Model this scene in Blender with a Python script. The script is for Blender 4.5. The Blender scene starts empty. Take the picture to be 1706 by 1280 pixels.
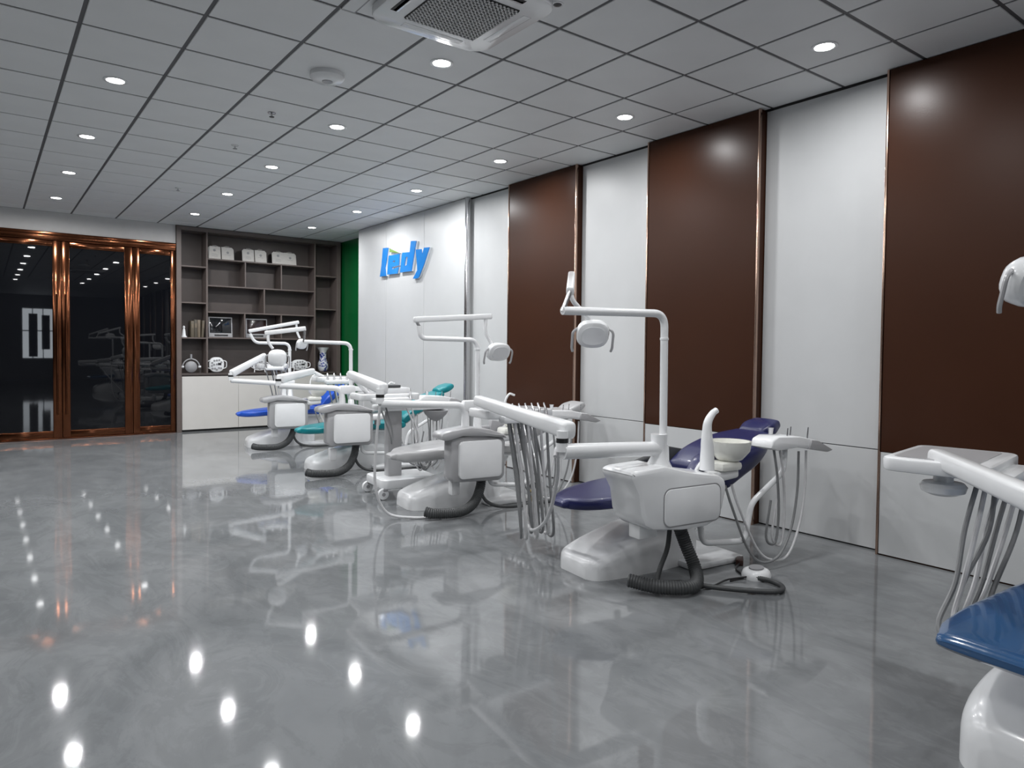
import bpy, bmesh, math, random
from mathutils import Vector, Matrix

random.seed(7)
S = bpy.context.scene
COL = S.collection
PI = math.pi

# ------------------------------------------------------------------ camera
H = 3.459            # ceiling height
CAM_H = 1.44975
yaw, pitch, roll = 0.64571, -0.0291, 0.0106
fwd = Vector((math.sin(yaw)*math.cos(pitch), math.cos(yaw)*math.cos(pitch), math.sin(pitch)))
right = Vector((math.cos(yaw), -math.sin(yaw), 0))
up = right.cross(fwd)
r2 = math.cos(roll)*right + math.sin(roll)*up
u2 = -math.sin(roll)*right + math.cos(roll)*up
cam = bpy.data.cameras.new('camera')
cam.sensor_fit = 'HORIZONTAL'; cam.sensor_width = 36
cam.lens = 36*1170.43/1706
cam.shift_y = -(640-616.46)/1706
cam.clip_start = 0.02; cam.clip_end = 200
camo = bpy.data.objects.new('camera', cam)
m = Matrix(((r2.x, u2.x, -fwd.x, 0), (r2.y, u2.y, -fwd.y, 0), (r2.z, u2.z, -fwd.z, CAM_H), (0, 0, 0, 1)))
camo.matrix_world = m
COL.objects.link(camo); S.camera = camo

# ------------------------------------------------------------------ world, exposure
w = bpy.data.worlds.new('world'); S.world = w; w.use_nodes = True
bg = w.node_tree.nodes['Background']; bg.inputs[0].default_value = (0.75, 0.85, 1, 1); bg.inputs[1].default_value = 0.35
S.view_settings.view_transform = 'Standard'
S.view_settings.look = 'None'
S.view_settings.gamma = 1
S.view_settings.use_curve_mapping = False
S.view_settings.exposure = -0.95
LAMP_W = (49.0, 33.0, 18.0)   # watts per downlight: far, near, behind camera; lowered nearer to imitate falloff
LAMP_COL = (0.985, 0.99, 1.0)

# ------------------------------------------------------------------ materials
MATS = {}
def srgb(r, g, b):
    def c(v):
        v /= 255
        return v/12.92 if v <= .04045 else ((v+.055)/1.055)**2.4
    return (c(r), c(g), c(b), 1)
def mat(name, col, rough=.5, metal=0, spec=.5, coat=0, noise=0, nscale=8, bump=0, bscale=200, emit=None, ior=None, trans=0, coatr=.05):
    if name in MATS: return MATS[name]
    M = bpy.data.materials.new(name); M.use_nodes = True; MATS[name] = M
    nt = M.node_tree; b = nt.nodes['Principled BSDF']
    b.inputs['Base Color'].default_value = col
    b.inputs['Roughness'].default_value = rough
    b.inputs['Metallic'].default_value = metal
    b.inputs['Specular IOR Level'].default_value = spec
    b.inputs['Coat Weight'].default_value = coat
    b.inputs['Coat Roughness'].default_value = coatr
    b.inputs['Transmission Weight'].default_value = trans
    if ior: b.inputs['IOR'].default_value = ior
    tc = nt.nodes.new('ShaderNodeTexCoord')
    if noise:
        n = nt.nodes.new('ShaderNodeTexNoise'); n.inputs['Scale'].default_value = nscale; n.inputs['Detail'].default_value = 5
        nt.links.new(tc.outputs['Object'], n.inputs['Vector'])
        r = nt.nodes.new('ShaderNodeValToRGB')
        r.color_ramp.elements[0].position = .3; r.color_ramp.elements[1].position = .7
        r.color_ramp.elements[0].color = tuple(c*(1-noise) for c in col[:3])+(1,)
        r.color_ramp.elements[1].color = tuple(min(1, c*(1+noise)) for c in col[:3])+(1,)
        nt.links.new(n.outputs['Fac'], r.inputs['Fac']); nt.links.new(r.outputs['Color'], b.inputs['Base Color'])
    if bump:
        n = nt.nodes.new('ShaderNodeTexNoise'); n.inputs['Scale'].default_value = bscale; n.inputs['Detail'].default_value = 3
        nt.links.new(tc.outputs['Object'], n.inputs['Vector'])
        bp = nt.nodes.new('ShaderNodeBump'); bp.inputs['Strength'].default_value = bump; bp.inputs['Distance'].default_value = .01
        nt.links.new(n.outputs['Fac'], bp.inputs['Height']); nt.links.new(bp.outputs['Normal'], b.inputs['Normal'])
    if emit:
        b.inputs['Emission Color'].default_value = emit[0]; b.inputs['Emission Strength'].default_value = emit[1]
    return M

def floor_mat():
    M = bpy.data.materials.new('polished_grey_stone'); M.use_nodes = True; nt = M.node_tree; b = nt.nodes['Principled BSDF']
    tc = nt.nodes.new('ShaderNodeTexCoord')
    mp = nt.nodes.new('ShaderNodeMapping'); mp.inputs['Scale'].default_value = (1.0, .55, 1); mp.inputs['Rotation'].default_value = (0, 0, .6)
    nt.links.new(tc.outputs['Object'], mp.inputs['Vector'])
    n1 = nt.nodes.new('ShaderNodeTexNoise'); n1.inputs['Scale'].default_value = 1.1; n1.inputs['Detail'].default_value = 9; n1.inputs['Roughness'].default_value = .62; n1.inputs['Distortion'].default_value = 1.1
    nt.links.new(mp.outputs['Vector'], n1.inputs['Vector'])
    r1 = nt.nodes.new('ShaderNodeValToRGB')
    r1.color_ramp.elements[0].position = .3; r1.color_ramp.elements[0].color = (.145, .153, .160, 1)
    r1.color_ramp.elements[1].position = .7; r1.color_ramp.elements[1].color = (.235, .244, .250, 1)
    nt.links.new(n1.outputs['Fac'], r1.inputs['Fac'])
    n2 = nt.nodes.new('ShaderNodeTexNoise'); n2.inputs['Scale'].default_value = 3.2; n2.inputs['Detail'].default_value = 11; n2.inputs['Roughness'].default_value = .7; n2.inputs['Distortion'].default_value = 2.2
    nt.links.new(mp.outputs['Vector'], n2.inputs['Vector'])
    r2_ = nt.nodes.new('ShaderNodeValToRGB')
    r2_.color_ramp.elements[0].position = .46; r2_.color_ramp.elements[0].color = (1, 1, 1, 1)
    r2_.color_ramp.elements[1].position = .54; r2_.color_ramp.elements[1].color = (.80, .80, .80, 1)
    nt.links.new(n2.outputs['Fac'], r2_.inputs['Fac'])
    mx = nt.nodes.new('ShaderNodeMixRGB'); mx.blend_type = 'MULTIPLY'; mx.inputs['Fac'].default_value = .5
    nt.links.new(r1.outputs['Color'], mx.inputs['Color1']); nt.links.new(r2_.outputs['Color'], mx.inputs['Color2'])
    nt.links.new(mx.outputs['Color'], b.inputs['Base Color'])
    b.inputs['Roughness'].default_value = .05
    b.inputs['IOR'].default_value = 1.46
    n3 = nt.nodes.new('ShaderNodeTexNoise'); n3.inputs['Scale'].default_value = 6; n3.inputs['Detail'].default_value = 2
    nt.links.new(tc.outputs['Object'], n3.inputs['Vector'])
    bp = nt.nodes.new('ShaderNodeBump'); bp.inputs['Strength'].default_value = .003; bp.inputs['Distance'].default_value = .02
    nt.links.new(n3.outputs['Fac'], bp.inputs['Height']); nt.links.new(bp.outputs['Normal'], b.inputs['Normal'])
    return M

WHITE = mat('white_wall_panel', (.56, .57, .575, 1), .42, noise=.02, nscale=3)
PLAST = mat('white_plastic', (.80, .81, .82, 1), .22, coat=.3, noise=.015, nscale=12)
PLAST2 = mat('warm_white_ceramic', (.80, .80, .75, 1), .15, coat=.5, noise=.01)
CEIL = mat('ceiling_tile_metal', (.74, .75, .755, 1), .55, noise=.03, nscale=2, bump=.05, bscale=400)
GRIDM = mat('ceiling_grid_dark', (.10, .10, .105, 1), .6, noise=.05)
BROWN = mat('brown_lacquer_panel', srgb(60, 35, 23), .31, spec=.19, noise=.05, nscale=2, bump=.02, bscale=90)
COPPER = mat('rose_copper_metal', (.17, .062, .030, 1), .14, metal=1, noise=.08, nscale=5)
TRIMC = mat('champagne_metal_trim', (.55, .38, .30, 1), .2, metal=1, noise=.05)
STEEL = mat('brushed_steel', (.55, .55, .56, 1), .25, metal=1, noise=.05)
SILVER = mat('silver_grey_plastic', (.40, .40, .41, 1), .28, spec=.6, noise=.03, coat=.2)
SILVERD = mat('grey_plastic', (.30, .30, .31, 1), .4, noise=.03)
DARK = mat('dark_gap', (.02, .02, .02, 1), .6, noise=.1)
BLACK = mat('black_plastic', (.015, .015, .016, 1), .35, noise=.1)
GLASS = mat('dark_tinted_glass', (.004, .0045, .006, 1), .015, spec=.42, noise=.05)
HOSEG = mat('grey_rubber_hose', (.22, .225, .23, 1), .45, noise=.06, nscale=30)
HOSEL = mat('light_grey_hose', (.62, .62, .63, 1), .35, noise=.05, nscale=30)
HOSED = mat('dark_ribbed_hose', (.055, .058, .06, 1), .5, noise=.1, nscale=30)
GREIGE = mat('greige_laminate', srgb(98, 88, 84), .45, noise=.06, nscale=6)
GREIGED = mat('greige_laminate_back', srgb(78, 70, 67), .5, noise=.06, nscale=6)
CABW = mat('cream_laminate_door', (.62, .60, .57, 1), .3, noise=.01)
GREEN = mat('green_wall_paint', srgb(0, 92, 44), .35, noise=.03)
SOFFIT = mat('grey_white_plaster', (.55, .54, .53, 1), .7, noise=.03)
LENS = mat('downlight_lens', (1, 1, 1, 1), .4, emit=((1, .985, .96, 1), 40), noise=.001)
SIGNB = mat('sign_blue_acrylic', srgb(38, 128, 208), .2, noise=.08, nscale=3, coat=.3)
SIGNG = mat('sign_green_acrylic', srgb(120, 150, 80), .25, noise=.08, nscale=3)
SIGNW = mat('sign_edge_white', (.75, .8, .85, 1), .3, noise=.02)
NAVY = mat('navy_vinyl', srgb(27, 31, 80), .34, noise=.05, bump=.03, bscale=250, coat=.1)
BLUE1 = mat('blue_vinyl_wrapped', srgb(36, 76, 118), .16, noise=.1, nscale=4, coat=.8, bump=.12, bscale=9)
GREYV = mat('grey_vinyl', (.42, .42, .425, 1), .32, noise=.04, bump=.02, bscale=250)
TEAL = mat('teal_vinyl', srgb(14, 130, 138), .3, noise=.06, bump=.02, bscale=250)
BLUE5 = mat('royal_blue_vinyl', srgb(38, 86, 190), .3, noise=.06, bump=.02, bscale=250)
BRASS = mat('brass_fitting', (.65, .48, .18, 1), .25, metal=1, noise=.1)
SCREEN = mat('dark_screen', (.008, .009, .011, 1), .06, spec=.6, noise=.05)
SCREENR = mat('dark_red_screen', (.02, .008, .008, 1), .15, spec=.5, noise=.05)
PAPER = mat('certificate_paper', (.62, .60, .57, 1), .5, noise=.05, nscale=40)
BOOKM = [mat('brown_binder_a', srgb(92, 84, 70), .5, noise=.1), mat('brown_binder_b', srgb(78, 72, 62), .5, noise=.1), mat('tan_binder_c', srgb(112, 100, 84), .5, noise=.1)]
DUSK = mat('daylight_window_pane', (.8, .85, .9, 1), .5, emit=((.86, .93, 1, 1), 14.0), noise=.01)
def porcelain():
    M = mat('blue_white_porcelain', (.8, .8, .82, 1), .12, coat=.6)
    nt = M.node_tree; b = nt.nodes['Principled BSDF']
    tc = nt.nodes.new('ShaderNodeTexCoord'); n = nt.nodes.new('ShaderNodeTexNoise'); n.inputs['Scale'].default_value = 14; n.inputs['Detail'].default_value = 4; n.inputs['Distortion'].default_value = 1.5
    nt.links.new(tc.outputs['Object'], n.inputs['Vector'])
    r = nt.nodes.new('ShaderNodeValToRGB'); r.color_ramp.elements[0].position = .50; r.color_ramp.elements[0].color = (.72, .74, .78, 1)
    r.color_ramp.elements[1].position = .56; r.color_ramp.elements[1].color = (.03, .05, .25, 1)
    nt.links.new(n.outputs['Fac'], r.inputs['Fac']); nt.links.new(r.outputs['Color'], b.inputs['Base Color'])
    return M
PORC = porcelain()

# ------------------------------------------------------------------ mesh helpers
def nb(): return bmesh.new()
def finish(name, bm, material, parent=None, angle=40, mats=None):
    bmesh.ops.recalc_face_normals(bm, faces=bm.faces)
    me = bpy.data.meshes.new(name); bm.to_mesh(me); bm.free()
    me.shade_smooth(); me.set_sharp_from_angle(angle=math.radians(angle))
    for mm in (mats or [material]): me.materials.append(mm)
    o = bpy.data.objects.new(name, me); COL.objects.link(o)
    if parent: o.parent = parent
    return o
def tag(o, label, cat, group=None):
    o['label'] = label; o['category'] = cat
    if group: o['group'] = group
    return o
def struct(o, label=None):
    o['kind'] = 'structure'
    if label: o['label'] = label
    return o
def empty(name, loc=(0, 0, 0), rz=0):
    o = bpy.data.objects.new(name, None); COL.objects.link(o); o.location = loc; o.rotation_euler = (0, 0, rz); o.empty_display_size = .1
    return o

def add_box(bm, c, s, bev=0, seg=2, rot=None):
    r = bmesh.ops.create_cube(bm, size=1)
    vs = r['verts']
    M = Matrix.Translation(Vector(c)) @ (rot.to_4x4() if rot else Matrix.Identity(4)) @ Matrix.Diagonal((s[0], s[1], s[2], 1))
    bmesh.ops.transform(bm, matrix=M, verts=vs)
    if bev:
        es = list({e for v in vs for e in v.link_edges})
        bmesh.ops.bevel(bm, geom=es, offset=min(bev, .49*min(s)), segments=seg, profile=.5, affect='EDGES')
    return bm
def box(c, s, bev=0, seg=2, rot=None): return add_box(nb(), c, s, bev, seg, rot)
def bx(x0, x1, y0, y1, z0, z1, bev=0, seg=2):
    return box(((x0+x1)/2, (y0+y1)/2, (z0+z1)/2), (abs(x1-x0), abs(y1-y0), abs(z1-z0)), bev, seg)
def add_bx(bm, x0, x1, y0, y1, z0, z1, bev=0):
    return add_box(bm, ((x0+x1)/2, (y0+y1)/2, (z0+z1)/2), (abs(x1-x0), abs(y1-y0), abs(z1-z0)), bev)
def catmull(P, n):
    P = [Vector(p) for p in P]
    if len(P) == 2:
        return [P[0].lerp(P[1], i/n) for i in range(n+1)]
    out = []
    Q = [2*P[0]-P[1]] + P + [2*P[-1]-P[-2]]
    for k in range(len(P)-1):
        a, b, c, d = Q[k:k+4]
        for i in range(n):
            t = i/n
            out.append(.5*((2*b)+(c-a)*t+(2*a-5*b+4*c-d)*t*t+(3*b-a-3*c+d)*t**3))
    out.append(P[-1]); return out
def fillet(P, rad, n=6):
    # polyline with rounded corners
    P = [Vector(p) for p in P]; out = [P[0]]
    for i in range(1, len(P)-1):
        a, b, c = P[i-1], P[i], P[i+1]
        d1 = (a-b); d2 = (c-b); r = min(rad, .49*d1.length, .49*d2.length)
        p0 = b+d1.normalized()*r; p2 = b+d2.normalized()*r
        for k in range(n+1):
            t = k/n; out.append((1-t)**2*p0+2*t*(1-t)*b+t*t*p2)
    out.append(P[-1]); return out
def add_tube(bm, pts, rad, n=10, cap=True):
    pts = [Vector(p) for p in pts]
    m_ = len(pts); rings = []
    T = []
    for i in range(m_):
        a = pts[max(i-1, 0)]; b = pts[min(i+1, m_-1)]
        T.append((b-a).normalized() if (b-a).length > 1e-9 else Vector((0, 0, 1)))
    nrm = T[0].orthogonal().normalized()
    for i in range(m_):
        nrm = (nrm - T[i]*nrm.dot(T[i]))
        nrm = nrm.normalized() if nrm.length > 1e-6 else T[i].orthogonal().normalized()
        bn = T[i].cross(nrm)
        r = rad[i] if isinstance(rad, (list, tuple)) else rad
        rings.append([bm.verts.new(pts[i]+r*(math.cos(2*PI*k/n)*nrm+math.sin(2*PI*k/n)*bn)) for k in range(n)])
    for i in range(m_-1):
        for k in range(n):
            bm.faces.new((rings[i][k], rings[i][(k+1) % n], rings[i+1][(k+1) % n], rings[i+1][k]))
    if cap:
        bm.faces.new(rings[0][::-1]); bm.faces.new(rings[-1])
    return bm
def tube(pts, rad, n=10): return add_tube(nb(), pts, rad, n)
def add_lathe(bm, prof, c=(0, 0, 0), n=24, rot=None, sx=1, sy=1):
    c = Vector(c); rings = []
    for r, z in prof:
        if r < 1e-5:
            p = Vector((0, 0, z)); p = (rot @ p if rot else p)+c; rings.append([bm.verts.new(p)])
        else:
            ring = []
            for k in range(n):
                p = Vector((r*math.cos(2*PI*k/n)*sx, r*math.sin(2*PI*k/n)*sy, z)); p = (rot @ p if rot else p)+c
                ring.append(bm.verts.new(p))
            rings.append(ring)
    for a, b in zip(rings, rings[1:]):
        if len(a) == 1 and len(b) == 1: continue
        for k in range(n):
            k2 = (k+1) % n
            if len(a) == 1: bm.faces.new((a[0], b[k], b[k2]))
            elif len(b) == 1: bm.faces.new((a[k], a[k2], b[0]))
            else: bm.faces.new((a[k], a[k2], b[k2], b[k]))
    if len(rings[0]) > 1: bm.faces.new(rings[0][::-1])
    if len(rings[-1]) > 1: bm.faces.new(rings[-1])
    return bm
def lathe(prof, c=(0, 0, 0), n=24, rot=None, sx=1, sy=1): return add_lathe(nb(), prof, c, n, rot, sx, sy)
def loft(rings):
    bm = nb(); R = [[bm.verts.new(p) for p in r] for r in rings]; n = len(R[0])
    for a, b in zip(R, R[1:]):
        for k in range(n): bm.faces.new((a[k], a[(k+1) % n], b[(k+1) % n], b[k]))
    bm.faces.new(R[0][::-1]); bm.faces.new(R[-1]); return bm
def se(t, e):
    c = math.cos(t); return math.copysign(abs(c)**e, c)
def cushion(st, n=24, e=.45, end=.05, flat=None):
    """upholstered slab: stations (x, z, half width, half thickness, angle, y offset); rounded ends"""
    st = [s if len(s) == 6 else tuple(s)+(0,)*(6-len(s)) for s in st]
    def ring(s, k=1.0, d=0.0, kh=None):
        x, z, hw, ht, a, oy = s; nx, nz = -math.sin(a), math.cos(a); tx, tz = math.cos(a), math.sin(a); out = []
        for i in range(n):
            t = 2*PI*i/n; yy = hw*k*se(t, e); nn = ht*(kh if kh is not None else k)*se(t-PI/2, e)
            out.append(Vector((x+tx*d+nx*nn, oy+yy, z+tz*d+nz*nn)))
        return out
    R = []
    for k, d, kh in ((.90, -end, .35), (.96, -end*.75, .72), (.99, -end*.35, .92)): R.append(ring(st[0], k, d, kh))
    # refine between stations
    P = st; fine = []
    for i in range(len(P)-1):
        p0 = P[max(i-1, 0)]; p1 = P[i]; p2 = P[i+1]; p3 = P[min(i+2, len(P)-1)]
        for q in range(4):
            t = q/4
            fine.append(tuple(.5*((2*b)+(c-a)*t+(2*a-5*b+4*c-d)*t*t+(3*b-a-3*c+d)*t**3) for a, b, c, d in zip(p0, p1, p2, p3)))
    fine.append(P[-1])
    for s in fine: R.append(ring(s))
    for k, d, kh in ((.99, end*.35, .92), (.96, end*.75, .72), (.90, end, .35)): R.append(ring(st[-1], k, d, kh))
    return loft(R)
def beam(p0, p1, wd, ht, bev=.015, wd1=None, ht1=None):
    p0, p1 = Vector(p0), Vector(p1); d = (p1-p0); L = d.length; t = d.normalized()
    s = Vector((0, 0, 1)).cross(t).normalized(); n = t.cross(s)
    wd1 = wd1 or wd; ht1 = ht1 or ht
    bm = nb(); rings = []
    N = 20
    def ring(c, a, b):
        return [c+s*(a*se(2*PI*i/N, .55))+n*(b*se(2*PI*i/N-PI/2, .55)) for i in range(N)]
    R = [ring(p0-t*bev, wd/2*.7, ht/2*.7), ring(p0-t*bev*.6, wd/2*.93, ht/2*.93), ring(p0, wd/2, ht/2), ring(p1, wd1/2, ht1/2), ring(p1+t*bev*.6, wd1/2*.93, ht1/2*.93), ring(p1+t*bev, wd1/2*.7, ht1/2*.7)]
    return loft(R)
def prism(poly, holes, ax, a0, a1, bev=0):
    """extrude polygon given in 2D; ax: function (u, v, w) -> 3D; w from a0 to a1"""
    bm = nb(); edges = []
    for lp in [poly]+holes:
        vs = [bm.verts.new(ax(u, v, a0)) for u, v in lp]
        for i in range(len(vs)): edges.append(bm.edges.new((vs[i], vs[(i+1) % len(vs)])))
    if holes:
        r = bmesh.ops.triangle_fill(bm, use_beauty=True, use_dissolve=False, edges=edges)
        faces = [g for g in r['geom'] if isinstance(g, bmesh.types.BMFace)]
    else:
        bm.verts.ensure_lookup_table(); faces = [bm.faces.new(bm.verts[:])]
    if not holes:
        pass
    r = bmesh.ops.extrude_face_region(bm, geom=faces)
    vs = [g for g in r['geom'] if isinstance(g, bmesh.types.BMVert)]
    dv = ax(0, 0, a1)-ax(0, 0, a0)
    bmesh.ops.translate(bm, verts=vs, vec=dv)
    bmesh.ops.recalc_face_normals(bm, faces=bm.faces)
    if bev:
        es = [e for e in bm.edges if len(e.link_faces) == 2 and e.calc_face_angle(0) > .6]
        bmesh.ops.bevel(bm, geom=es, offset=bev, segments=2, profile=.5, affect='EDGES')
    return bm
def roundrect(u0, u1, v0, v1, r, n=5):
    out = []
    for cx, cy, a in ((u1-r, v1-r, 0), (u0+r, v1-r, PI/2), (u0+r, v0+r, PI), (u1-r, v0+r, 1.5*PI)):
        for k in range(n+1): out.append((cx+r*math.cos(a+PI/2*k/n), cy+r*math.sin(a+PI/2*k/n)))
    return out
def part(name, bm, m_, parent, label=None, angle=40):
    o = finish(name, bm, m_, parent, angle)
    if label: o['label'] = label
    return o

# ------------------------------------------------------------------ room shell
XW, XB = 5.226, 5.135          # white wall plane, proud brown / logo plane
YB, YE = -9.0, 12.72           # back wall, end wall front plane
XL = -5.2
DADO = .745

o = struct(finish('floor', bx(XL-.1, 5.75, YB-.1, 13.3, -.12, 0), floor_mat()), 'polished grey stone floor reflecting the lights and the dental units')

# ceiling: grid slab and one tile object per panel
gx0, gy0 = .5027, 4.596
ceiling = struct(finish('ceiling', bx(XL-.1, 5.75, YB-.1, 13.3, H+.006, H+.14), GRIDM), 'suspended ceiling of grey square metal tiles')
i0, i1, j0, j1 = -3, 7, -8, 13
shared = {}
def tile(xa, xb, ya, yb):
    g = .0125
    key = (round(xb-xa, 3), round(yb-ya, 3))
    if key not in shared:
        bm = bx(-(xb-xa)/2+g, (xb-xa)/2-g, -(yb-ya)/2+g, (yb-ya)/2-g, 0, .012)
        es = [e for e in bm.edges if all(v.co.z < .001 for v in e.verts)]
        bmesh.ops.bevel(bm, geom=es, offset=.003, segments=1, affect='EDGES')
        ob = finish('ceiling_tile', bm, CEIL, ceiling); shared[key] = ob.data
    else:
        ob = bpy.data.objects.new('ceiling_tile', shared[key]); COL.objects.link(ob); ob.parent = ceiling
    ob.location = ((xa+xb)/2, (ya+yb)/2, H)
    return ob
for i in range(i0, i1+1):
    for j in range(j0, j1+1):
        xa = gx0+.6*i; xb = min(xa+.6, XW); ya = gy0+.6*j; yb = min(ya+.6, YE+.03)
        tile(xa, xb, ya, yb)
# plain ceiling field outside the photographed part
bm = nb()
X0, X1, Y0, Y1 = gx0+.6*i0, XW, gy0+.6*j0, YE+.03
add_bx(bm, XL, X0-.006, YB, YE, H, H+.012); add_bx(bm, X0, X1, YB, Y0-.006, H, H+.012)
add_bx(bm, X1+.004, 5.7, 11.2, YE+.03, H, H+.012)
part('ceiling_field', bm, CEIL, ceiling)

# right wall
wall_r = struct(finish('wall_right', bx(XW+.012, 5.70, YB, 11.2, 0, H), DARK), 'panelled wall of white and brown panels with metal trims')
def wp(name, x0, y0, y1, z0, z1, m_, th=.012, parent=wall_r, gap=.0032, label=None):
    return part(name, bx(x0, x0+th, y0+gap, y1-gap, z0+gap, z1-gap, .0015, 1), m_, parent, label)
per = 2.243
brown = [(3.452+per*k, 4.672+per*k) for k in range(-6, 2)]   # brown columns, last one 5.695..6.915
GAPT = .012
ys = [YB]
for a, b in brown:
    if a < YB: continue
    # white bay before the column
    wp('wall_panel', XW, ys[-1], a, DADO, H-GAPT, WHITE); wp('wall_panel', XW, ys[-1], a, .008, DADO, WHITE)
    # column carcass, lower white panel, upper brown panel
    part('column_carcass', bx(XB+.012, XW+.012, a+.004, b-.004, 0, H-.004), BROWN, wall_r)
    wp('brown_wall_panel', XB, a+.012, b-.012, DADO, H-.004, BROWN, label='dark brown upper wall panel')
    wp('wall_panel', XB, a+.012, b-.012, .008, DADO, WHITE)
    part('metal_trim', bx(XB-.006, XB+.022, a-.004, a+.012, 0, H-.004, .003), TRIMC, wall_r, 'copper coloured edge trim')
    part('metal_trim', bx(XB-.006, XB+.022, b-.012, b+.004, 0, H-.004, .003), TRIMC, wall_r, 'copper coloured edge trim')
    ys.append(b)
YL0, YL1 = 7.87, 11.2
wp('wall_panel', XW, ys[-1], YL0, DADO, H-GAPT, WHITE); wp('wall_panel', XW, ys[-1], YL0, .008, DADO, WHITE)
part('logo_wall_carcass', bx(XB+.012, XW+.012, YL0+.004, YL1, 0, H-.004), WHITE, wall_r)
yy = [YL0+.012, 8.968, 10.17, YL1]
for a, b in zip(yy, yy[1:]):
    wp('wall_panel', XB, a, b, DADO, H-GAPT, WHITE); wp('wall_panel', XB, a, b, .008, DADO, WHITE)
part('metal_trim', bx(XB-.006, XB+.03, YL0-.05, YL0+.012, 0, H-.004, .004), STEEL, wall_r, 'steel edge trim of the logo wall')
# cove line under the ceiling
part('shadow_gap', bx(XW-.004, XW+.01, YB, 11.2, H-.012, H-.001), DARK, wall_r)

struct(finish('wall_alcove', bx(5.50, 5.70, 11.2, 13.2, 0, H), GREEN), 'dark green wall beside the bookcase')
struct(finish('wall_left', bx(XL-.15, XL, YB, 13.2, 0, H), mat('dark_grey_wall', (.09, .088, .09, 1), .6, noise=.05)))
wb = struct(finish('wall_back', bx(XL, 5.7, YB-.15, YB, 0, H), SOFFIT))
we = struct(finish('wall_end', bx(XL, 2.575, 12.74, 12.95, 3.15, H-.001), SOFFIT), 'grey plaster strip above the glass doors')
part('wall_section', bx(XL, -.98, 12.74, 12.95, 0, 3.15), SOFFIT, we)
part('alcove_backing', bx(XL, 5.5, 13.09, 13.2, 0, H-.001), GREIGED, we)

# back window that mirrors in the doors
def back_window(n, x0, x1):
    wo = struct(finish('window_%d' % n, bx(x0, x1, YB+.002, YB+.04, .85, 2.95), PLAST), 'bright window on the back wall')
    k = 3
    for a in range(k):
        for z0, z1 in ((.90, 1.98), (2.03, 2.90)):
            xa = x0+.04+a*(x1-x0-.04)/k; xb = x0+(a+1)*(x1-x0-.04)/k
            part('window_pane', bx(xa, xb, YB+.04, YB+.05, z0, z1), DUSK, wo)
    part('notice_board', bx(x0+.24, x0+.54, YB+.05, YB+.07, .95, 2.70), BLACK, wo)
    part('notice_board', bx(x0+.68, x0+.96, YB+.05, YB+.07, 1.25, 2.65), BLACK, wo)
back_window(1, 1.25, 2.35)

# ------------------------------------------------------------------ glass doors
def door(n, x0, x1, sl, sr, label, handle=None):
    d = empty('door_%d' % n, ((x0+x1)/2, 12.78, 0)); struct(d, label)
    ox = (x0+x1)/2
    def pt(nm, bm, m_, lab=None):
        for v in bm.verts: v.co -= Vector((ox, 12.78, 0))
        return part(nm, bm, m_, d, lab)
    pt('door_stile', bx(x0, x0+sl, 12.745, 12.805, .02, 3.03, .008), COPPER)
    pt('door_stile', bx(x1-sr, x1, 12.745, 12.805, .02, 3.03, .008), COPPER)
    pt('door_rail', bx(x0+sl, x1-sr, 12.75, 12.80, .02, .13, .006), COPPER)
    pt('door_rail', bx(x0+sl, x1-sr, 12.75, 12.80, 2.94, 3.03, .006), COPPER)
    pt('glass_pane', bx(x0+sl-.005, x1-sr+.005, 12.77, 12.782, .125, 2.945), GLASS, 'dark tinted glass pane')
    if handle:
        h = pt('door_handle', tube([(handle, 12.69, .38), (handle, 12.69, 2.22)], .014, 12), COPPER, 'long vertical copper pull handle')
        for z in (.5, 1.3, 2.1):
            bm = tube([(handle, 12.69, z), (handle, 12.75, z)], .009, 8)
            for v in bm.verts: v.co -= Vector((ox, 12.78, 0))
            part('handle_bracket', bm, COPPER, h)
    return d
door(4, -.975, .0, .11, .10, 'copper framed dark glass door leaf left of the frame edge')
door(1, .003, .968, .10, .115, 'copper framed dark glass door leaf at the left picture edge', .905)
door(2, .972, 1.936, .105, .115, 'copper framed dark glass door leaf in the middle', 1.02)
door(3, 1.940, 2.575, .10, .08, 'narrow copper framed glass leaf beside the bookcase')
t1 = empty('trim_1', (0, 12.78, 3.03)); struct(t1, 'copper header above the glass doors')
part('header_face', bx(-.975, 2.575, -.06, .02, 0, .12, .006), COPPER, t1)
part('header_lip', bx(-.975, 2.575, -.085, -.06, .07, .12, .004), COPPER, t1)
part('threshold', bx(-.975, 2.575, -.05, .04, -3.03, -3.012, .003), COPPER, t1)

# ------------------------------------------------------------------ bookcase
bc = empty('bookcase', (4.02, 12.9, 0)); tag(bc, 'tall greige built-in bookcase with cream doors beside the green wall', 'bookcase')
def bcp(nm, x0, x1, y0, y1, z0, z1, m_, bev=.002, lab=None, parent=None):
    bm = bx(x0, x1, y0, y1, z0, z1, bev, 1)
    for v in bm.verts: v.co -= Vector((4.02, 12.9, 0))
    return part(nm, bm, m_, parent or bc, lab)
YF, YK = YE, 13.06
bcp('side_panel', 2.58, 2.655, YF-.02, YK, 0, H-.008, GREIGE)
bcp('side_panel', 5.385, 5.46, YF-.02, YK, 0, H-.008, GREIGE)
bcp('top_panel', 2.655, 5.385, YF-.015, YK, 3.385, H-.008, GREIGE)
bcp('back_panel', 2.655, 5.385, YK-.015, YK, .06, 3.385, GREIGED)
bcp('upright', 3.048, 3.076, YF, YK-.015, .99, 3.385, GREIGE)
bcp('upright', 4.948, 4.976, YF, YK-.015, .99, 3.385, GREIGE)
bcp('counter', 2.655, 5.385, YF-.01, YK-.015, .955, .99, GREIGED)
bcp('plinth', 2.655, 5.385, YF+.03, YF+.05, 0, .04, DARK)
for z in (2.79, 2.18, 1.585): bcp('shelf', 2.655, 3.048, YF+.005, YK-.015, z-.012, z+.012, GREIGE)
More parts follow.
